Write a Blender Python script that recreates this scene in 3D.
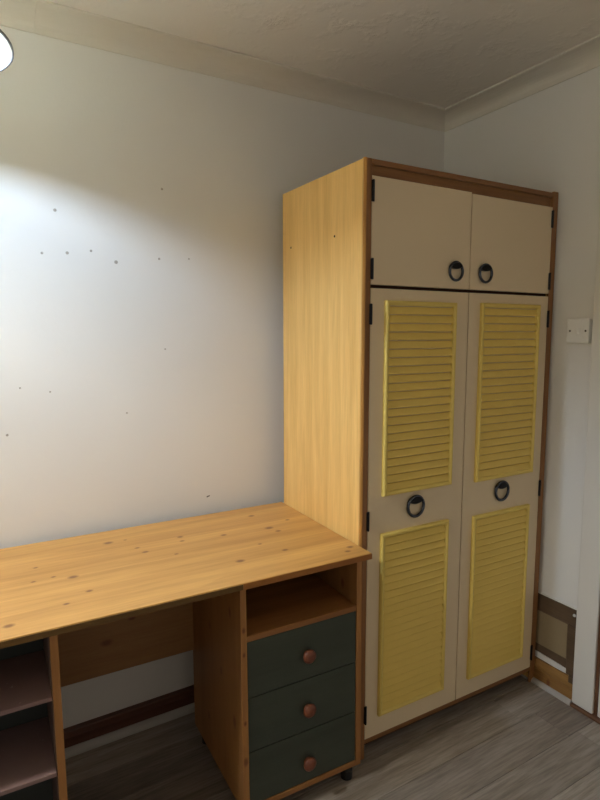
import bpy, bmesh, math, random
from mathutils import Vector, Matrix

random.seed(7)
for o in list(bpy.data.objects):
    bpy.data.objects.remove(o, do_unlink=True)
S = bpy.context.scene
COL = S.collection

# ---------------------------------------------------------------- camera
F_PX, YAW, PITCH, ROLL = 565.295, 0.5399, -0.1204, -0.0060
CAM = Vector((-1.0337, -1.8724, 1.3975))
fw = Vector((math.sin(YAW)*math.cos(PITCH), math.cos(YAW)*math.cos(PITCH), math.sin(PITCH)))
rt = Vector((math.cos(YAW), -math.sin(YAW), 0.0))
up = rt.cross(fw)
cr, sr = math.cos(ROLL), math.sin(ROLL)
rt, up = cr*rt + sr*up, -sr*rt + cr*up
cd = bpy.data.cameras.new('camera')
cd.sensor_fit = 'VERTICAL'
cd.sensor_height = 36.0
cd.lens = F_PX*36.0/800.0
cd.clip_start = 0.02
cam = bpy.data.objects.new('camera', cd)
COL.objects.link(cam)
m = Matrix((rt, up, -fw)).transposed().to_4x4()
m.translation = CAM
cam.matrix_world = m
S.camera = cam

# ---------------------------------------------------------------- world, exposure
w = bpy.data.worlds.new('world')
S.world = w
w.use_nodes = True
w.node_tree.nodes['Background'].inputs['Color'].default_value = (1.0, 0.91, 0.77, 1)
w.node_tree.nodes['Background'].inputs['Strength'].default_value = 0.37
S.view_settings.view_transform = 'Standard'
S.view_settings.look = 'None'
S.view_settings.gamma = 1.0
S.view_settings.use_curve_mapping = False
S.view_settings.exposure = 0.0
BULB_POWER = 770.0        # strength of the bulb's glowing surface

# ---------------------------------------------------------------- room numbers (metres)
WALL_Y = 0.060           # face of the wall behind the desk
CEIL = 2.3308
RX, RA = 0.8825, -0.0192  # right wall: origin x and turn
LEFT_X, FRONT_Y = -2.3, -3.3

# ---------------------------------------------------------------- materials
def lin(c):
    return tuple((v/255/12.92 if v/255 <= 0.04045 else ((v/255+0.055)/1.055)**2.4) for v in c) + (1.0,)

class NT:
    def __init__(s, name, rough=0.5, spec=0.5, metal=0.0):
        s.m = bpy.data.materials.new(name)
        s.m.use_nodes = True
        s.t = s.m.node_tree
        s.b = s.t.nodes['Principled BSDF']
        s.b.inputs['Roughness'].default_value = rough
        s.b.inputs['Specular IOR Level'].default_value = spec
        s.b.inputs['Metallic'].default_value = metal
    def n(s, kind, **kw):
        x = s.t.nodes.new(kind)
        for k, v in kw.items():
            if k.startswith('i_'):
                x.inputs[k[2:].replace('_', ' ')].default_value = v
            else:
                setattr(x, k, v)
        return x
    def l(s, a, b):
        s.t.links.new(a, b)
    def coord(s, scale=(1, 1, 1), rnd=0.0, loc=(0, 0, 0)):
        tc = s.n('ShaderNodeTexCoord')
        mp = s.n('ShaderNodeMapping')
        mp.inputs['Scale'].default_value = scale
        mp.inputs['Location'].default_value = loc
        src = tc.outputs['Object']
        if rnd:
            oi = s.n('ShaderNodeObjectInfo')
            mu = s.n('ShaderNodeMath', operation='MULTIPLY')
            mu.inputs[1].default_value = rnd
            s.l(oi.outputs['Random'], mu.inputs[0])
            ad = s.n('ShaderNodeVectorMath', operation='ADD')
            s.l(src, ad.inputs[0]); s.l(mu.outputs[0], ad.inputs[1])
            src = ad.outputs[0]
        s.l(src, mp.inputs['Vector'])
        return mp.outputs['Vector']
    def ramp(s, fac, stops):
        r = s.n('ShaderNodeValToRGB')
        e = r.color_ramp.elements
        e[0].position, e[0].color = stops[0]
        e[1].position, e[1].color = stops[-1]
        for p, c in stops[1:-1]:
            q = e.new(p); q.color = c
        s.l(fac, r.inputs['Fac'])
        return r.outputs['Color']
    def mix(s, fac, a, b, mode='MIX'):
        x = s.n('ShaderNodeMix', data_type='RGBA', blend_type=mode)
        for sock, v in ((x.inputs[0], fac), (x.inputs[6], a), (x.inputs[7], b)):
            if hasattr(v, 'is_linked'): s.l(v, sock)
            else: sock.default_value = v
        return x.outputs[2]
    def noise(s, vec, scale, detail=3, rough=0.5, dist=0.0):
        x = s.n('ShaderNodeTexNoise')
        x.inputs['Scale'].default_value = scale
        x.inputs['Detail'].default_value = detail
        x.inputs['Roughness'].default_value = rough
        x.inputs['Distortion'].default_value = dist
        s.l(vec, x.inputs['Vector'])
        return x.outputs['Fac']
    def bump(s, h, strength, dist=0.002):
        x = s.n('ShaderNodeBump')
        x.inputs['Strength'].default_value = strength
        x.inputs['Distance'].default_value = dist
        s.l(h, x.inputs['Height'])
        s.l(x.outputs['Normal'], s.b.inputs['Normal'])
    def base(s, c):
        if hasattr(c, 'is_linked'): s.l(c, s.b.inputs['Base Color'])
        else: s.b.inputs['Base Color'].default_value = c

def painted(name, col, rough=0.6, var=0.06, bump=0.15, bscale=60, spec=0.3, scale=3):
    t = NT(name, rough, spec)
    v = t.coord()
    c2 = tuple(x*(1-var*2) for x in lin(col)[:3]) + (1,)
    t.base(t.mix(t.noise(v, scale, 4), c2, lin(col)))
    t.bump(t.noise(v, bscale, 4, 0.6), bump)
    return t.m

def wood(name, light, dark, axis='x', rough=0.5, knots=None, boards=None, rnd=1.0, fine=1.0, spec=0.35, contrast=1.0, ring=9.0):
    """long-grained wood; axis is the direction of the grain; knots = [(u, v, radius)] on the two other-than-thickness axes"""
    t = NT(name, rough, spec)
    k = {'x': (0.06, 1, 1), 'y': (1, 0.06, 1), 'z': (1, 1, 0.06)}[axis]
    v = t.coord(k, rnd)
    a = t.noise(v, ring*2.2, 4, 0.55, 0.6)
    b = t.noise(v, 190*fine, 3, 0.6)
    band = t.ramp(a, [(0.5-0.22/contrast, lin(dark)), (0.5+0.16/contrast, lin(light))])
    fine_c = t.ramp(b, [(0.3, (0.72, 0.70, 0.66, 1)), (0.62, (1, 1, 1, 1))])
    c = t.mix(0.5*contrast, band, fine_c, 'MULTIPLY')
    if boards:
        # narrow glued staves of slightly different tone along the grain
        sv = t.coord({'x': (0.9, boards, 0), 'y': (boards, 0.9, 0), 'z': (boards, 0, 0.9)}[axis])
        vor = t.n('ShaderNodeTexVoronoi', feature='F1')
        vor.inputs['Scale'].default_value = 1.0
        t.l(sv, vor.inputs['Vector'])
        sep = t.n('ShaderNodeSeparateColor')
        t.l(vor.outputs['Color'], sep.inputs[0])
        tone = t.ramp(sep.outputs[0], [(0, (0.86, 0.83, 0.78, 1)), (1, (1.0, 1.0, 1.0, 1))])
        c = t.mix(0.6, c, tone, 'MULTIPLY')
    if knots:
        ax = knots[0]
        base_v = t.coord()
        for (u, q, r) in knots[1]:
            pos = {'xy': (u, q, 0), 'yz': (0, u, q), 'xz': (u, 0, q)}[ax]
            msk = {'xy': (0.72, 1, 0), 'yz': (0, 1, 0.55), 'xz': (0.55, 0, 1) if axis == 'x' else (1, 0, 0.55)}[ax]
            sb = t.n('ShaderNodeVectorMath', operation='SUBTRACT')
            t.l(base_v, sb.inputs[0]); sb.inputs[1].default_value = pos
            ml = t.n('ShaderNodeVectorMath', operation='MULTIPLY')
            t.l(sb.outputs[0], ml.inputs[0]); ml.inputs[1].default_value = msk
            ln = t.n('ShaderNodeVectorMath', operation='LENGTH')
            t.l(ml.outputs[0], ln.inputs[0])
            mr = t.n('ShaderNodeMapRange')
            mr.inputs['From Min'].default_value = r*0.40
            mr.inputs['From Max'].default_value = r*1.05
            mr.inputs['To Min'].default_value = 0.82
            mr.inputs['To Max'].default_value = 0.0
            t.l(ln.outputs['Value'], mr.inputs['Value'])
            c = t.mix(mr.outputs['Result'], c, lin((104, 56, 32)))
    t.base(c)
    t.bump(b, 0.10, 0.001)
    return t.m

def plain(name, col, rough=0.4, spec=0.5, metal=0.0):
    t = NT(name, rough, spec, metal)
    v = t.coord()
    c = lin(col)
    t.base(t.mix(t.noise(v, 40, 2), tuple(x*0.9 for x in c[:3])+(1,), c))
    return t.m

M = {}
M['wall'] = painted('wall_paint', (232, 229, 223), 0.62, 0.02, 0.22, 45, 0.25)
def ceiling_mat():
    t = NT('ceiling_stipple_paint', 0.7, 0.2)
    v = t.coord()
    t.base(t.mix(t.noise(v, 2, 3), lin((226, 219, 208)), lin((234, 228, 217))))
    big = t.noise(v, 9, 3, 0.6)
    dots = t.noise(v, 55, 5, 0.7)
    h = t.n('ShaderNodeMath', operation='MULTIPLY')
    t.l(t.ramp(big, [(0.50, (0.10, 0.10, 0.10, 1)), (0.72, (1, 1, 1, 1))]), h.inputs[0]); t.l(dots, h.inputs[1])
    t.bump(h.outputs[0], 0.75, 0.007)
    return t.m
M['ceiling'] = ceiling_mat()
M['cornice'] = painted('cornice_paint', (220, 213, 200), 0.55, 0.02, 0.08, 50)
M['gloss_white'] = painted('white_gloss_paint', (226, 222, 214), 0.35, 0.02, 0.08, 20, 0.4)
M['door_cream'] = painted('cream_satin_door_paint', (234, 213, 178), 0.42, 0.02, 0.05, 30, 0.35)
M['yellow'] = painted('yellow_satin_paint', (240, 208, 108), 0.42, 0.04, 0.06, 30, 0.35)
M['yellow_frame'] = painted('pale_yellow_frame_paint', (236, 208, 112), 0.40, 0.03, 0.06, 30, 0.35)
M['laminate'] = wood('yellow_oak_laminate', (238, 196, 122), (218, 170, 96), 'z', 0.42, None, None, 0.0, 0.7, 0.35, 0.75, 13)
M['stile'] = wood('mid_brown_wood', (156, 110, 66), (124, 82, 46), 'z', 0.42, None, None, 1, 1, 0.4, 0.8, 9)
M['rail'] = wood('mid_brown_rail_wood', (152, 106, 62), (118, 78, 44), 'x', 0.42, None, None, 1, 1, 0.4, 0.8, 9)
M['stile_lit'] = wood('lit_lipping_wood', (206, 152, 80), (178, 122, 58), 'z', 0.42, None, None, 1, 1, 0.4, 0.8, 9)  # paler tint paints lamp light onto the left front bevel
KN = [(-.964, -.531, .011), (-.837, -.483, .007), (-.777, -.437, .008), (-.899, -.307, .006), (-.802, -.327, .012), (-.849, -.300, .006),
      (-.887, -.210, .006), (-.672, -.115, .013), (-.620, -.115, .005), (-.588, -.247, .009), (-.602, -.202, .007), (-.459, -.176, .009),
      (-.464, -.214, .007), (-.365, -.452, .012), (-.173, -.098, .010), (-.172, -.243, .013), (-.158, -.284, .009), (-.511, -.309, .006),
      (-.030, -.520, .010), (-.055, -.545, .009), (-.214, -.442, .009), (-.26, -.36, .006), (-.08, -.20, .007), (-.33, -.23, .009)]
M['desktop'] = wood('pine_worktop_board', (214, 164, 94), (182, 132, 68), 'x', 0.42, ('xy', KN), 11.0, 0.0, 0.8, 0.45, 0.9, 8)
M['pine_panel'] = wood('pine_panel', (158, 112, 64), (134, 90, 46), 'z', 0.5, ('yz', [(-.50, .62, .012), (-.33, .50, .010), (-.52, .30, .014), (-.30, .18, .010), (-.42, .40, .009)]), None, 1, 1, 0.35, 0.9, 7)
M['pine_back'] = wood('pine_modesty_board', (156, 114, 68), (134, 92, 50), 'x', 0.5, ('xz', [(-.52, .62, .012), (-.50, .56, .011), (-.50, .53, .010), (-.70, .44, .013), (-.62, .50, .008)]), None, 1, 1, 0.35, 0.9, 7)
M['pine_edge'] = wood('pine_edge_wood', (180, 128, 72), (150, 100, 52), 'z', 0.45, ('xz', [(-.412, .60, .006), (-.412, .215, .009), (-.412, .33, .005), (-.412, .53, .005)]), None, 1, 1, 0.4, 0.9, 8)
M['pine_shelf'] = wood('pine_shelf_board', (170, 118, 68), (140, 92, 48), 'x', 0.5, None, None, 1, 1, 0.35, 0.9, 8)
M['raw_edge'] = wood('bare_dark_edge', (120, 92, 52), (92, 68, 38), 'x', 0.7, None, None, 1, 1, 0.2, 1.0, 9)
M['lipping'] = wood('pine_edge_banding', (170, 112, 52), (140, 86, 38), 'x', 0.4, None, None, 1, 1, 0.4, 0.8, 9)
M['green'] = wood('dark_green_stain', (70, 76, 65), (56, 61, 51), 'x', 0.45, None, None, 1, 1, 0.4, 0.6, 5)
M['knob'] = wood('red_brown_turned_wood', (126, 70, 44), (98, 52, 34), 'y', 0.35, None, None, 1, 1, 0.5, 0.8, 20)
def mauve():
    t = NT('chipped_mauve_paint', 0.6, 0.3)
    v = t.coord()
    c = t.mix(t.noise(v, 6, 4), lin((128, 102, 98)), lin((156, 130, 126)))
    chips = t.ramp(t.noise(v, 38, 5, 0.7), [(0.66, (0, 0, 0, 1)), (0.70, (1, 1, 1, 1))])
    t.base(t.mix(chips, c, lin((178, 160, 146))))
    t.bump(t.noise(v, 30, 4), 0.15)
    return t.m
M['mauve'] = mauve()
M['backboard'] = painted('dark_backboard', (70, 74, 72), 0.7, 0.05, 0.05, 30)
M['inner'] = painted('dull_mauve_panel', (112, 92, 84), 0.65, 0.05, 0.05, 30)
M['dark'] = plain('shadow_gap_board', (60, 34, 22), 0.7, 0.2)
M['black'] = plain('black_metal', (22, 22, 24), 0.32, 0.5, 0.6)
M['ring'] = plain('black_chrome_ring', (84, 88, 98), 0.14, 0.6, 0.95)
M['plastic_black'] = plain('black_plastic', (18, 18, 19), 0.4)
M['switch'] = plain('white_switch_plastic', (242, 240, 234), 0.28)
M['screw'] = plain('dull_steel_screw', (92, 84, 76), 0.35, 0.5, 0.8)
M['hole'] = plain('dark_screw_hole', (40, 26, 16), 0.8, 0.1)
M['mark'] = plain('grey_wall_scuff', (184, 176, 164), 0.8, 0.1)
M['skirt_dark'] = wood('dark_red_brown_skirting', (100, 60, 44), (74, 42, 32), 'x', 0.45, None, None, 1, 1, 0.35, 0.8, 6)
M['skirt_pine'] = wood('orange_pine_skirting', (158, 118, 66), (126, 88, 46), 'y', 0.45, ('yz', [(-.600, .028, .010)]), None, 1, 1, 0.35, 0.9, 8)
M['quad'] = painted('grey_white_beading_paint', (176, 170, 162), 0.45, 0.06, 0.1, 30)
M['board_brown'] = wood('dark_brown_hardboard', (104, 84, 64), (80, 64, 48), 'y', 0.6, None, None, 1, 1, 0.25, 0.9, 5)
M['board_beige'] = painted('beige_card', (142, 124, 94), 0.7, 0.06, 0.1, 60)
M['threshold'] = wood('red_brown_threshold', (118, 84, 60), (92, 60, 42), 'y', 0.5, None, None, 1, 1, 0.3, 0.8, 6)
def floor_mat():
    t = NT('grey_oak_laminate', 0.42, 0.4)
    v = t.coord((0.07, 1, 1), 17.0)
    a = t.noise(v, 16, 5, 0.6, 0.8)
    b = t.noise(v, 120, 4, 0.65)
    oi = t.n('ShaderNodeObjectInfo')
    tone = t.ramp(oi.outputs['Random'], [(0, lin((150, 138, 127))), (0.5, lin((160, 149, 137))), (1, lin((172, 161, 149)))])
    g = t.ramp(a, [(0.3, (0.58, 0.56, 0.53, 1)), (0.62, (1, 1, 1, 1))])
    c = t.mix(1.0, tone, g, 'MULTIPLY')
    c = t.mix(0.8, c, t.ramp(b, [(0.34, (0.58, 0.56, 0.54, 1)), (0.6, (1, 1, 1, 1))]), 'MULTIPLY')
    t.base(c)
    t.bump(b, 0.15, 0.001)
    return t.m
M['plank'] = floor_mat()
M['underlay'] = plain('dark_subfloor', (40, 36, 32), 0.9, 0.1)
def shade_mat():
    t = NT('cream_translucent_shade', 0.5, 0.3)
    t.base(lin((238, 232, 206)))
    tr = t.n('ShaderNodeBsdfTranslucent')
    tr.inputs['Color'].default_value = lin((236, 228, 196))
    mx = t.n('ShaderNodeMixShader')
    mx.inputs[0].default_value = 0.58
    t.l(t.b.outputs[0], mx.inputs[1]); t.l(tr.outputs[0], mx.inputs[2])
    t.l(mx.outputs[0], t.t.nodes['Material Output'].inputs['Surface'])
    return t.m
M['shade'] = shade_mat()
M['rim'] = plain('grey_metal_rim', (120, 118, 120), 0.4, 0.5, 0.5)
def bulb_mat(name, k, c=(0.68, 0.88, 1.16, 1)):
    t = NT(name, 0.5)
    t.base((0.9, 0.9, 0.9, 1))
    t.b.inputs['Emission Color'].default_value = c
    t.b.inputs['Emission Strength'].default_value = BULB_POWER*k
    return t.m
M['bulb'] = bulb_mat('glowing_opal_bulb', 1.0)
M['bulb_neck'] = bulb_mat('glowing_bulb_neck', 0.24)
M['bulb_added'] = bulb_mat('added_fill_bulb', 1.45, (0.90, 0.93, 0.94, 1))  # bulb of the added out-of-view lamp
M['bulb_added_neck'] = bulb_mat('added_fill_bulb_neck', 2.1, (0.95, 0.92, 0.86, 1))  # added lamp's neck, strong to lift ceiling and upper walls

# ---------------------------------------------------------------- mesh helpers
def box(bm, x0, x1, y0, y1, z0, z1, bev=0.0, seg=1):
    xs, ys, zs = sorted((x0, x1)), sorted((y0, y1)), sorted((z0, z1))
    vs = [bm.verts.new((x, y, z)) for z in zs for y in ys for x in xs]
    fs = [(0, 2, 3, 1), (4, 5, 7, 6), (0, 1, 5, 4), (2, 6, 7, 3), (0, 4, 6, 2), (1, 3, 7, 5)]
    faces = [bm.faces.new([vs[i] for i in f]) for f in fs]
    if bev:
        ed = list({e for f in faces for e in f.edges})
        bmesh.ops.bevel(bm, geom=ed, offset=bev, segments=seg, affect='EDGES', profile=0.5)
    return vs

def B(*a, **k):
    bm = bmesh.new(); box(bm, *a, **k); return bm

def lathe(bm, prof, centre=(0, 0, 0), axis='z', n=32, close=False):
    """prof = [(radius, height)]"""
    rings = []
    c = Vector(centre)
    for r, h in prof:
        ring = []
        if r < 1e-6:
            p = {'z': Vector((0, 0, h)), 'y': Vector((0, h, 0)), 'x': Vector((h, 0, 0))}[axis]
            ring = [bm.verts.new(c + p)]
        else:
            for i in range(n):
                a = 2*math.pi*i/n
                u, v = r*math.cos(a), r*math.sin(a)
                p = {'z': Vector((u, v, h)), 'y': Vector((u, h, v)), 'x': Vector((h, u, v))}[axis]
                ring.append(bm.verts.new(c + p))
        rings.append(ring)
    prs = list(zip(rings, rings[1:])) + ([(rings[-1], rings[0])] if close else [])
    for A, Bq in prs:
        if len(A) == 1 and len(Bq) == 1: continue
        for i in range(n):
            j = (i+1) % n
            if len(A) == 1: bm.faces.new((A[0], Bq[i], Bq[j]))
            elif len(Bq) == 1: bm.faces.new((A[i], A[j], Bq[0]))
            else: bm.faces.new((A[i], A[j], Bq[j], Bq[i]))

def sweep(bm, prof, path, cap=True):
    """extrude a closed 2D profile given as 3D point lists: path = list of functions p->Vector"""
    loops = [[bm.verts.new(f(p)) for p in prof] for f in path]
    n = len(prof)
    for A, Bq in zip(loops, loops[1:]):
        for i in range(n):
            j = (i+1) % n
            bm.faces.new((A[i], A[j], Bq[j], Bq[i]))
    if cap:
        bm.faces.new(loops[0][::-1]); bm.faces.new(loops[-1])

def obj(name, bm, mat, parent=None, smooth=False, loc=None):
    bmesh.ops.recalc_face_normals(bm, faces=bm.faces[:])
    me = bpy.data.meshes.new(name)
    bm.to_mesh(me); bm.free()
    for mt in (mat if isinstance(mat, (list, tuple)) else [mat]):
        me.materials.append(mt)
    if smooth:
        me.polygons.foreach_set('use_smooth', [True]*len(me.polygons))
    o = bpy.data.objects.new(name, me)
    COL.objects.link(o)
    if parent: o.parent = parent
    if loc: o.location = loc
    return o

def inst(src, name, parent, loc=(0, 0, 0), rot=None):
    o = bpy.data.objects.new(name, src.data)
    COL.objects.link(o); o.parent = parent; o.location = loc
    if rot: o.rotation_euler = rot
    return o

def empty(name, loc=(0, 0, 0), rz=0.0, label=None, cat=None, kind=None):
    o = bpy.data.objects.new(name, None)
    o.empty_display_size = 0.1
    COL.objects.link(o)
    o.location = loc; o.rotation_euler = (0, 0, rz)
    if label: o['label'] = label
    if cat: o['category'] = cat
    if kind: o['kind'] = kind
    return o

def struct(o, label=None):
    o['kind'] = 'structure'
    if label: o['label'] = label
    return o

# ---------------------------------------------------------------- the room
fl = struct(obj('floor', B(LEFT_X, 1.0, FRONT_Y, 0.12, -0.06, -0.011), M['underlay']), 'grey oak laminate floor laid in long planks')
PW = 0.135
y = -0.665 + PW*6
row = 0
while y > FRONT_Y + 0.01:
    y1, y0 = min(y, 0.115), max(y - PW, FRONT_Y)
    if y1 - y0 > 0.02:
        off = {6: 0.69, 5: 0.62, 7: 0.735, 4: -0.2}.get(row, LEFT_X + random.random()*1.2)
        cuts = [off + k*1.22 for k in range(-4, 4)]
        cuts = [LEFT_X] + [c for c in cuts if LEFT_X+0.1 < c < 0.93] + [0.97]
        for a, b in zip(cuts, cuts[1:]):
            bm = B(a-b, 0, y0-y1+0.0008, 0, -0.011, 0, bev=0.0012)
            obj('plank', bm, M['plank'], fl, loc=(b-0.0008, y1, 0))
    y -= PW; row += 1

wb = struct(obj('wall_back', B(LEFT_X-0.1, 1.0, WALL_Y, WALL_Y+0.1, -0.06, CEIL+0.1), M['wall']), 'white painted wall behind the desk')
for (x, z, r) in [(-.413, 1.877, .004), (-.753, 1.774, .005), (-.797, 1.642, .004), (-.724, 1.647, .005), (-.652, 1.658, .004), (-.575, 1.627, .006),
                  (-.431, 1.646, .004), (-.325, 1.652, .003), (-.882, 1.230, .003), (-.797, 1.213, .003), (-.561, 1.127, .003), (-.926, 1.087, .004), (-.421, 1.34, .003)]:
    bm = bmesh.new(); lathe(bm, [(0, -.0012), (r*.5, -.0012), (r, 0), (r, .001)], (x, WALL_Y-.0004, z), 'y', 10)
    obj('wall_pit', bm, M['mark'], wb)
bm = bmesh.new()
sweep(bm, [(-.006, -.002), (.006, .001), (.007, .004), (-.005, .002)], [lambda p: Vector((-.277+p[0], WALL_Y-.0012, .79+p[1])), lambda p: Vector((-.277+p[0], WALL_Y+.001, .79+p[1]))])
obj('wall_chip', bm, M['hole'], wb)

def rw(x, y, z):
    """point in the right wall's own frame -> world"""
    c, s = math.cos(RA), math.sin(RA)
    return Vector((RX + x*c - y*s, x*s + y*c, z))
wr = struct(obj('wall_right', B(0, 0.1, FRONT_Y, 0.2, -0.06, CEIL+0.1), M['wall'], loc=(RX, 0, 0)), 'white painted wall beside the wardrobe')
wr.rotation_euler.z = RA
struct(obj('wall_left', B(LEFT_X-0.1, LEFT_X, FRONT_Y, WALL_Y, -0.06, CEIL+0.1), M['wall']))
struct(obj('ceiling', B(LEFT_X-0.1, 1.05, FRONT_Y, 0.16, CEIL, CEIL+0.08), M['ceiling']), 'stippled white ceiling')

# cornice: profile (out from wall, down from ceiling), mitred at the corner
HC, PC = 0.0557, 0.0909
def cornice_profile():
    pr = [(0, 0), (PC, 0), (PC, 0.006), (PC-.006, 0.0075)]
    for k in range(1, 8):
        a = k/8*math.pi/2
        # concave arc from the ceiling lip to the wall lip
        pr.append(((PC-.008) - (PC-.013)*math.sin(a), 0.0075 + (HC-.014)*(1-math.cos(a))))
    pr += [(.005, HC-.0065), (.0045, HC), (0, HC)]
    return pr
PR = cornice_profile()
xr_at = lambda y: RX + (-y)*math.sin(RA)
def back_path(x): return lambda p: Vector((x, WALL_Y-p[0], CEIL-p[1]))
mitre = lambda p: Vector((xr_at(WALL_Y)-p[0], WALL_Y-p[0], CEIL-p[1]))
bm = bmesh.new(); sweep(bm, PR, [back_path(LEFT_X), back_path(-0.7817)]); 
struct(obj('trim_1', bm, M['cornice']), 'length of cornice left of the joint')
bm = bmesh.new(); sweep(bm, PR, [back_path(-0.7811), mitre])
struct(obj('trim_2', bm, M['cornice']), 'length of cornice above the wall behind the desk')
bm = bmesh.new()
sweep(bm, PR, [mitre, lambda p: Vector((xr_at(FRONT_Y)-p[0], FRONT_Y, CEIL-p[1]))])
struct(obj('trim_3', bm, M['cornice']), 'cornice along the right wall')

# skirting behind the desk, with its bead
def skirt_prof(h, t): return [(0, 0), (t, 0), (t, h*.80), (t*.75, h*.88), (t*.55, h*.93), (t*.5, h), (0, h)]
bs = empty('baseboard_back', (0, 0, 0), kind='structure', label='dark red-brown skirting board')
bm = bmesh.new(); sweep(bm, skirt_prof(.066, .040), [lambda p: Vector((LEFT_X, WALL_Y-p[0], p[1])), lambda p: Vector((xr_at(0)-.002, WALL_Y-p[0], p[1]))])
obj('board', bm, M['skirt_dark'], bs)
q = [(0, 0)] + [(.022*math.cos(a), .022*math.sin(a)) for a in [k*math.pi/12 for k in range(7)]]
bm = bmesh.new(); sweep(bm, q, [lambda p: Vector((LEFT_X, WALL_Y-.040-p[0], p[1])), lambda p: Vector((-0.02, WALL_Y-.040-p[0], p[1]))])
obj('quadrant_bead', bm, M['quad'], bs)

# right wall, all in the wall's frame: x<0 is into the room
bsr = empty('baseboard_right', (RX, 0, 0), RA, 'orange pine skirting board with a grey painted bead', kind='structure')
def ry(yy): return lambda p: Vector((-p[0], yy, p[1]))
bm = bmesh.new(); sweep(bm, [(0, 0), (.018, 0), (.018, .058), (.016, .060), (0, .060)], [ry(-.703), ry(0.04)])
obj('board', bm, M['skirt_pine'], bsr)
bm = bmesh.new(); sweep(bm, [(0, .0605), (.015, .0605), (.014, .075), (.011, .086), (.008, .094), (0, .095)], [ry(-.703), ry(0.04)])
obj('moulding', bm, M['skirt_pine'], bsr)
q2 = [(0.018, 0)] + [(.018+.016*math.cos(a), .016*math.sin(a)) for a in [k*math.pi/12 for k in range(7)]]
bm = bmesh.new(); sweep(bm, q2, [ry(-.703), ry(-.02)])
obj('quadrant_bead', bm, M['quad'], bsr)

ap = empty('cover_panel', (RX, 0, 0), RA, 'low brown framed board with beige card centre fixed above the pine skirting', 'panel')
bm = B(-.006, -.001, -.706, -.525, .100, .366, bev=.001); obj('backing', bm, M['board_brown'], ap)
obj('frame_strip', B(-.0085, -.006, -.706, -.525, .300, .366, bev=.0012), M['board_brown'], ap)
obj('frame_strip', B(-.011, -.006, -.706, -.666, .102, .2995, bev=.0012), M['board_brown'], ap)
obj('frame_strip', B(-.0145, -.006, -.706, -.680, .075, .1015, bev=.0012), M['board_brown'], ap)
obj('frame_strip', B(-.0085, -.006, -.6655, -.525, .126, .156, bev=.0012), M['board_brown'], ap)
o = obj('card_centre', B(-.0075, -.006, -.662, -.525, .158, .296, bev=.0008), M['board_beige'], ap); o['label'] = 'beige card centre'
bm = bmesh.new()
sweep(bm, [(-.525, .102), (-.525, .125), (-.55, .124), (-.60, .123), (-.64, .121), (-.672, .119), (-.674, .104), (-.655, .101), (-.62, .100), (-.56, .101)],
      [lambda p: Vector((-.0095, p[0], p[1])), lambda p: Vector((-.006, p[0], p[1]))])
o = obj('painted_strip', bm, M['gloss_white'], ap); o['label'] = 'white painted lower strip'
obj('top_edge', B(-.008, -.001, -.706, -.525, .3663, .3695), M['gloss_white'], ap)
bm = bmesh.new(); lathe(bm, [(0, -.004), (.005, -.003), (.006, .001), (0, .001)], (-.012, -.690, .345), 'x', 12)
obj('screw', bm, M['gloss_white'], ap)

# light switch
ls = empty('light_switch', (RX, 0, 0), RA, 'white square single light switch with two screws on the right wall', 'light switch')
SY, SZ = -.647, 1.394
obj('back_box', B(-.012, 0, SY-.0425, SY+.0375, SZ-.0425, SZ+.040, bev=.001), M['switch'], ls)
obj('face_plate', B(-.019, -.012, SY-.043, SY+.043, SZ-.043, SZ+.043, bev=.0025, seg=3), M['switch'], ls)
bm = B(-.0225, -.018, SY-.0075, SY+.0075, SZ-.0125, SZ+.0125, bev=.0015)
for v in bm.verts:
    if v.co.x < -.021 and v.co.y > SY: v.co.x += .003
obj('rocker', bm, M['switch'], ls)
for s in (-1, 1):
    bm = bmesh.new(); lathe(bm, [(0, -.0012), (.0030, -.0012), (.0038, -.0002), (.0038, .001), (0, .001)], (-.019, SY+s*.0302, SZ), 'x', 14)
    obj('screw', bm, M['screw'], ls)

# door casing and door at the right edge of the view
dr = empty('door_1', (RX, 0, 0), RA, 'white painted door casing and door at the right', kind='structure')
obj('architrave', B(-.024, -.0005, -.786, -.704, .012, 2.06, bev=.004, seg=2), M['gloss_white'], dr)
obj('architrave', B(-.024, -.0005, -1.68, -1.60, .012, 2.06, bev=.004, seg=2), M['gloss_white'], dr)
obj('architrave', B(-.024, -.0005, -1.68, -.704, 2.0605, 2.14, bev=.004, seg=2), M['gloss_white'], dr)
obj('jamb', B(-.017, -.0005, -.800, -.787, .012, 2.06, bev=.001), M['threshold'], dr)
obj('door_leaf', B(-.020, -.0005, -1.597, -.803, .014, 2.055, bev=.002), M['gloss_white'], dr)
for (a, b, c, d) in ((-1.50, -1.24, .25, .95), (-1.16, -.90, .25, .95), (-1.50, -1.24, 1.10, 1.90), (-1.16, -.90, 1.10, 1.90)):
    obj('door_panel', B(-.026, -.018, a, b, c, d, bev=.005), M['gloss_white'], dr)
bm = bmesh.new(); lathe(bm, [(0, -.052), (.018, -.050), (.026, -.038), (.020, -.026), (.010, -.020), (.010, .001), (0, .001)], (-.020, -1.53, 1.02), 'x', 20)
obj('door_knob', bm, M['screw'], dr, smooth=True)
st = struct(obj('trim_4', B(-.036, -.0005, -1.68, -.706, 0.0005, .0115, bev=.002), M['threshold'], loc=(RX, 0, 0)), 'red-brown wooden strip under the door casing')
st.rotation_euler.z = RA

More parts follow.
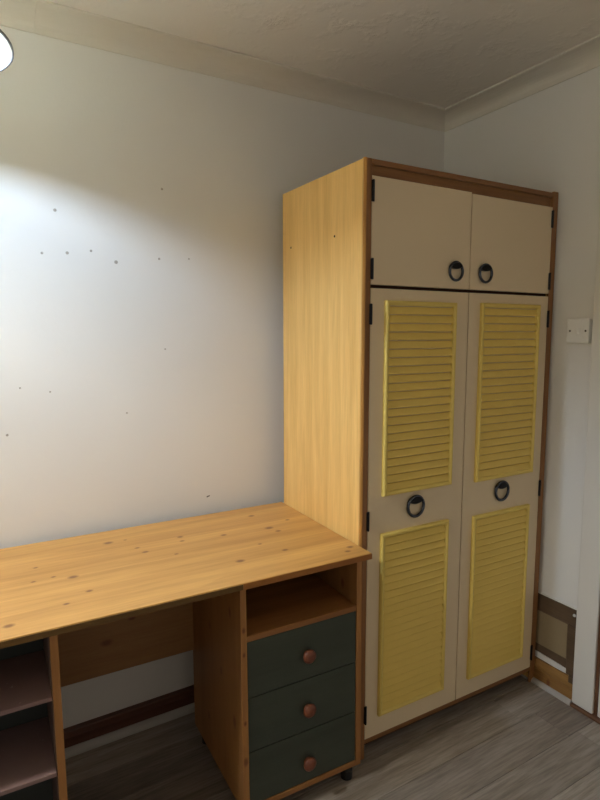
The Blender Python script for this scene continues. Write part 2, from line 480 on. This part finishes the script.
# ---------------------------------------------------------------- wardrobe
WD, WW, WH = 0.5009, 0.8670, 1.8923
wd = empty('wardrobe', (0.0005, -0.0162, 0), -0.0184, 'tall two-door wardrobe, cream doors with yellow louvred panels and top cupboards', 'wardrobe')
wd.location = (-0.0010, -0.0162, 0.0030)
wd.rotation_euler.y = 0.0060     # it leans a touch to the right
FY = -WD
ST = 0.026
o = obj('side_panel', B(0, .016, FY+.010, 0, 0, WH-.002, bev=.0008), M['laminate'], wd); o['label'] = 'yellow oak side panel with two screw holes'
sp = o
for (yy, zz) in ((-.061, 1.693), (-.344, 1.692)):
    bm = bmesh.new(); lathe(bm, [(0, -.0006), (.0035, -.0006), (.0042, .0004), (0, .0004)], (0, yy, zz), 'x', 12)
    obj('screw_hole', bm, M['hole'], sp)
obj('side_panel', B(WW-.016, WW, FY+.010, 0, 0, WH-.002, bev=.0008), M['laminate'], wd)
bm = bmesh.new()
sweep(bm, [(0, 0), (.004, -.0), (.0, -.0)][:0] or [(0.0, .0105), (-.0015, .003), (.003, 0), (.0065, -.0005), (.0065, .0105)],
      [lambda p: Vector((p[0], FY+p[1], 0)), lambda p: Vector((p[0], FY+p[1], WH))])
o = obj('edge_lipping', bm, M['stile_lit'], wd); o['label'] = 'rounded front edge, tinted pale as if lit'
obj('stile', B(.0068, ST, FY-.0005, FY+.0098, 0, WH-.001, bev=.0012), M['stile'], wd)
obj('stile', B(WW-ST, WW+.001, FY-.0005, FY+.0098, 0, WH+.004, bev=.002, seg=2), M['stile'], wd)
obj('top_board', B(.0165, WW-.0165, FY+.012, 0, WH-.020, WH-.002), M['rail'], wd)
obj('top_rail', B(ST+.0002, WW-ST-.0002, FY-.0005, FY+.0115, WH-.017, WH-.001, bev=.0015), M['rail'], wd)
obj('frieze_rail', B(ST+.0002, WW-ST-.0002, FY+.010, FY+.0245, 1.835, WH-.0175), M['rail'], wd)
obj('back_board', B(.0165, WW-.0165, -.006, -.001, .03, WH-.021), M['laminate'], wd)
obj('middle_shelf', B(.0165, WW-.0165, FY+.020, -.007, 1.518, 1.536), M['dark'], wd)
obj('bottom_shelf', B(.0165, WW-.0165, FY+.022, -.007, .048, .064), M['laminate'], wd)
obj('bottom_rail', B(ST+.0002, WW-ST-.0002, FY+.0015, FY+.0215, .050, .0655, bev=.001), M['rail'], wd)
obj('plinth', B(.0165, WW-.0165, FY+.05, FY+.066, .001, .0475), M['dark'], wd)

DT = .018
slat_src = [None]
def slat_mesh(wid, pitch):
    bm = bmesh.new()
    # wedge: the lower edge stands proud of the door, the top tucks under the slat above
    h = pitch
    pr = [(0, .0005), (-.0086, .0005), (-.0100, .0014), (-.0101, .0036), (-.0042, h*.86), (-.0030, h*.89), (0, h*.89)]
    sweep(bm, pr, [lambda p: Vector((0, p[0], p[1])), lambda p: Vector((wid, p[0], p[1]))])
    return bm
def louvre(door, x0, x1, z0, z1, count):
    fw_ = .0145
    pr = [(0, 0), (0, -.0095), (.0025, -.0130), (.0065, -.0135), (.0105, -.0115), (fw_, -.0085), (fw_, 0)]
    f0 = lambda s, x, z, sx, sz: None
    bm = bmesh.new()
    cs = [(x0, z0, 1, 1), (x1, z0, -1, 1), (x1, z1, -1, -1), (x0, z1, 1, -1)]
    loops = [[bm.verts.new((cx+sx*p[0], FY+p[1], cz+sz*p[0])) for p in pr] for cx, cz, sx, sz in cs]
    n = len(pr)
    for k in range(4):
        A, Bq = loops[k], loops[(k+1) % 4]
        for i in range(n):
            j = (i+1) % n
            bm.faces.new((A[i], A[j], Bq[j], Bq[i]))
    fr = obj('louvre_frame', bm, M['yellow_frame'], door); fr['label'] = 'yellow moulded frame round the slats'
    ix0, ix1, iz0, iz1 = x0+fw_, x1-fw_, z0+fw_, z1-fw_
    pitch = (iz1-iz0)/count
    src = None
    for k in range(count):
        loc = (ix0, FY, iz0+k*pitch)
        if src is None:
            src = obj('slat', slat_mesh(ix1-ix0, pitch), M['yellow'], door, loc=loc)
        else:
            inst(src, 'slat', door, loc)

ring_src, boss_src = [None], [None]
def handle(door, x, z, s=1.0):
    R_, r_ = .0330, .0050
    made = []
    if ring_src[0] is None:
        bm = bmesh.new()
        N, K = 36, 10
        vs = [[bm.verts.new(((R_+r_*math.cos(b))*math.cos(a), r_*math.sin(b), (R_+r_*math.cos(b))*1.02*math.sin(a))) for b in [2*math.pi*j/K for j in range(K)]] for a in [2*math.pi*i/N for i in range(N)]]
        for i in range(N):
            for j in range(K):
                bm.faces.new((vs[i][j], vs[(i+1) % N][j], vs[(i+1) % N][(j+1) % K], vs[i][(j+1) % K]))
        ring_src[0] = obj('handle_ring', bm, M['ring'], door, smooth=True, loc=(x, FY-.0075, z))
        bm = bmesh.new()
        # crescent boss that fills the top of the ring
        pts = []
        for k in range(13):
            a = math.radians(28 + 124*k/12); pts.append((R_*1.04*math.cos(a), R_*1.06*math.sin(a)))
        for k in range(1, 12):
            t = k/12
            pts.append((-R_*.92+2*R_*.92*t, R_*.50 - .0085*math.sin(math.pi*t)))
        sweep(bm, pts, [lambda p: Vector((p[0], .0075, p[1])), lambda p: Vector((p[0], -.003, p[1])), lambda p: Vector((p[0]*.86, -.0065, R_*.62+(p[1]-R_*.62)*.75))])
        boss_src[0] = obj('handle_boss', bm, M['black'], door, loc=(x, FY-.0075, z))
    else:
        made = [inst(ring_src[0], 'handle_ring', door, (x, FY-.0075, z)), inst(boss_src[0], 'handle_boss', door, (x, FY-.0075, z))]
    if s != 1.0:
        for o in made: o.scale = (s, 1, s)

hinge_src = [None]
def hinge(door, x, z):
    if hinge_src[0] is None:
        bm = B(-.0055, .0055, -.0035, 0, -.030, .030, bev=.001)
        lathe(bm, [(0, -.031), (.0032, -.031), (.0032, .031), (0, .031)], (0, -.0035, 0), 'z', 10)
        hinge_src[0] = obj('hinge', bm, M['black'], door, loc=(x, FY-.0006, z))
    else:
        inst(hinge_src[0], 'hinge', door, (x, FY-.0006, z))

MID = .4335
def door(x0, x1, z0, z1, label):
    d = obj('door', B(x0, x1, FY, FY+DT, z0, z1, bev=.0012), M['door_cream'], wd)
    d['label'] = label
    return d
XA, XB = ST+.0012, WW-ST-.0012
d1 = door(XA, MID-.0017, 1.533, 1.8445, 'plain cream upper left cupboard door')
d2 = door(MID+.0017, XB, 1.533, 1.8405, 'plain cream upper right cupboard door')
d3 = door(XA, MID-.0017, .067, 1.5225, 'tall cream left door with two yellow louvred panels')
d4 = door(MID+.0017, XB, .067, 1.5225, 'tall cream right door with two yellow louvred panels')
hinge(d1, ST+.003, 1.801); hinge(d1, ST+.003, 1.578)
for z in (1.445, .806, .155): hinge(d3, ST+.0005, z)
hinge(d2, WW-ST-.003, 1.798); hinge(d2, WW-ST-.003, 1.577)
for z in (1.44, .800, .130): hinge(d4, WW-ST-.0005, z)
handle(d3, .2165, .827); handle(d4, .6255, .820)
handle(d1, .364, 1.588, .86); handle(d2, .5005, 1.588, .86)
louvre(d3, .079, .371, .879, 1.487, 22)
louvre(d3, .076, .364, .137, .757, 23)
louvre(d4, .487, .786, .870, 1.490, 22)
louvre(d4, .484, .778, .134, .747, 23)

# ---------------------------------------------------------------- desk
DD = 0.5941
dk = empty('desk', (.0030, 0, 0), -0.0372, 'long pine desk with green drawers and open shelves, against the wardrobe', 'desk')
TL = -1.285
TT = .018
Z = .740
bm = B(TL, -.0002, -DD+.003, 0, Z-TT, Z, bev=.0012)
dt = obj('desktop', bm, M['desktop'], dk); dt['label'] = 'knotty pine worktop'
o = obj('edge_strip', B(TL, -.416, -DD+.0012, -DD+.0028, Z-TT+.0004, Z-.0035), M['raw_edge'], dt); o['label'] = 'dark bare front edge'
o = obj('edge_strip', B(-.415, -.0002, -DD-.0002, -DD+.0028, Z-TT, Z-.0006, bev=.0006), M['lipping'], dt); o['label'] = 'pine edge banding still in place'
ZU = Z-TT-.0004
PY = -DD+.015          # front plane of the carcasses
BY = -.150             # back of the carcasses
# drawer pedestal
P0, P1, PT = -.420, -.027, .017
def side(x0, x1, zb=.055, edge=True):
    s = obj('side_panel', B(x0, x1, PY+.002, BY, zb, ZU, bev=.0006), M['pine_panel'], dk)
    e = obj('edge_strip', B(x0-.0002, x1+.0002, PY, PY+.0018, zb, ZU, bev=.0005), M['pine_edge'], s)
    e['label'] = 'paler pine front edge'
    return s
side(P0, P0+PT); side(P1-PT, P1)
I0, I1 = P0+PT+.0004, P1-PT-.0004
sh = obj('shelf', B(I0, I1, PY+.001, BY-.001, .563, .580, bev=.0008), M['pine_shelf'], dk)
obj('bottom_board', B(I0, I1, PY+.0005, BY-.001, .055, .0715, bev=.0008), M['pine_shelf'], dk)
obj('back_board', B(I0, I1, BY-.005, BY-.0005, .0725, ZU), M['pine_back'], dk)
dz = [(.3985, .5620), (.2365, .3965), (.0730, .2345)]
for k, (z0, z1) in enumerate(dz):
    d = obj('drawer', B(I0+.001, I1-.001, PY+.003, PY+.019, z0, z1, bev=.0012), M['green'], dk)
    d['label'] = ['top dark green drawer', 'middle dark green drawer', 'bottom dark green drawer'][k]
    obj('drawer_box', B(I0+.008, I1-.008, PY+.0192, BY-.012, z0+.012, z1-.02), M['pine_shelf'], d)
    bm = bmesh.new()
    kz = [.474, .307, .138][k]
    lathe(bm, [(0, -.026), (.0085, -.0255), (.0150, -.0235), (.0195, -.0190), (.0205, -.0150), (.0190, -.0110), (.0135, -.0065), (.0105, -.0030), (.0120, .0005), (0, .0005)], (-.215, PY+.003, kz), 'y', 28)
    kb = obj('knob', bm, M['knob'], d, smooth=True); kb['label'] = 'round red-brown wooden knob'
foot_src = None
for x in (P0+.030, P1-.032):
    for yy in (PY+.030, BY-.035):
        if foot_src is None:
            bm = bmesh.new(); lathe(bm, [(0, 0), (.015, 0), (.0185, .003), (.0185, .030), (.014, .034), (.014, .0545), (0, .0545)], (0, 0, 0), 'z', 20)
            foot_src = obj('foot', bm, M['plastic_black'], dk, loc=(x, yy, 0)); foot_src['label'] = 'black plastic foot'
        else:
            inst(foot_src, 'foot', dk, (x, yy, 0))
# open shelf unit on the left
L0, L1 = -1.262, -.868
side(L1-PT, L1, .002); side(L0, L0+PT, .002)
J0, J1 = L0+PT+.0004, L1-PT-.0004
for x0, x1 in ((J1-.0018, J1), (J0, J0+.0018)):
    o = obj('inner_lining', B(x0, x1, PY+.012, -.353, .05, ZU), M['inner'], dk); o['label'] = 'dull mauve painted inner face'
for zz in (.568, .378):
    o = obj('shelf', B(J0+.002, J1-.002, PY+.004, -.352, zz-.011, zz, bev=.0012), M['mauve'], dk); o['label'] = 'chipped mauve painted shelf'
o = obj('shelf', B(J0+.002, J1-.002, PY+.004, -.352, .055, .070, bev=.0012), M['mauve'], dk); o['label'] = 'chipped mauve painted bottom shelf'
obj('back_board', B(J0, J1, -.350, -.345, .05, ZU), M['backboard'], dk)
# modesty board across the knee space
o = obj('modesty_board', B(L1+.0004, P0-.0004, BY-.001, BY-.017, .336, ZU, bev=.0008), M['pine_back'], dk); o['label'] = 'pine board across the knee space'

# ---------------------------------------------------------------- pendant lamp
def pendant(LC, aim, label, k):
    lp = empty('pendant_lamp', LC, 0, label, 'lamp')
    lp['group'] = 'pendant lamps'
    R0 = .200
    prof = [(R0, 0), (R0*.93, .008), (R0*.82, .026), (R0*.68, .060), (R0*.52, .100), (R0*.36, .135), (.034, .160)]
    outer = prof
    inner = [(r-.0018, h-.0012) for r, h in prof[::-1]]
    bm = bmesh.new(); lathe(bm, outer, n=64)
    obj('shade', bm, M['shade'], lp, smooth=True)
    bm = bmesh.new(); lathe(bm, [(R0-.0015, -.002), (R0+.0018, -.002), (R0+.0018, .003), (R0-.0015, .003)], n=64, close=True)
    obj('rim', bm, M['rim'], lp)
    bm = bmesh.new()
    pr = [(0, .0770), (.016, .0778), (.027, .0805), (.0325, .0850)]
    lathe(bm, pr, n=24)
    # bulb turned along aim on purpose, sending more light to the right wall
    TILT = Vector((0, 0, -1)).rotation_difference(Vector(aim)).to_matrix().to_4x4()
    TILT = Matrix.Translation((0, 0, .103)) @ TILT @ Matrix.Translation((0, 0, -.125))
    bm.transform(TILT)
    obj('bulb_diffuser', bm, M['bulb'] if k == 1 else M['bulb_added'], lp, smooth=True)
    bm = bmesh.new(); lathe(bm, [(.0330, .0850), (.0335, .0880), (.030, .105), (.018, .120), (.0135, .1285), (0, .1285)], n=24)
    bm.transform(TILT)
    obj('bulb_body', bm, M['bulb_neck'] if k == 1 else M['bulb_added_neck'], lp, smooth=True)
    bm = bmesh.new(); lathe(bm, [(0, .110), (.017, .110), (.020, .158), (.036, .160), (.036, .164), (.012, .176), (.006, .196), (0, .196)], n=24)
    obj('lamp_holder', bm, M['switch'], lp, smooth=False)
    bm = bmesh.new(); lathe(bm, [(0, .196), (.003, .196), (.003, CEIL-LC.z-.022), (0, CEIL-LC.z-.022)], n=10)
    obj('cord', bm, M['switch'], lp)
    bm = bmesh.new(); lathe(bm, [(0, CEIL-LC.z-.026), (.018, CEIL-LC.z-.024), (.040, CEIL-LC.z-.006), (.042, CEIL-LC.z-.0005), (0, CEIL-LC.z-.0005)], n=28)
    obj('ceiling_rose', bm, M['switch'], lp)

pendant(Vector((-1.092, -.430, 1.994)), (.70, -.14, -.70), 'glowing wide-shaded pendant lamp nearest the wardrobe, hanging at the upper left edge', 1)
# added lamp out of view on the left, evens the first lamp's falloff
pendant(Vector((-1.80, -.64, 1.994)), (.86, -.12, -.50), 'added unseen pendant lamp beyond the left edge, evens out the light', 2)
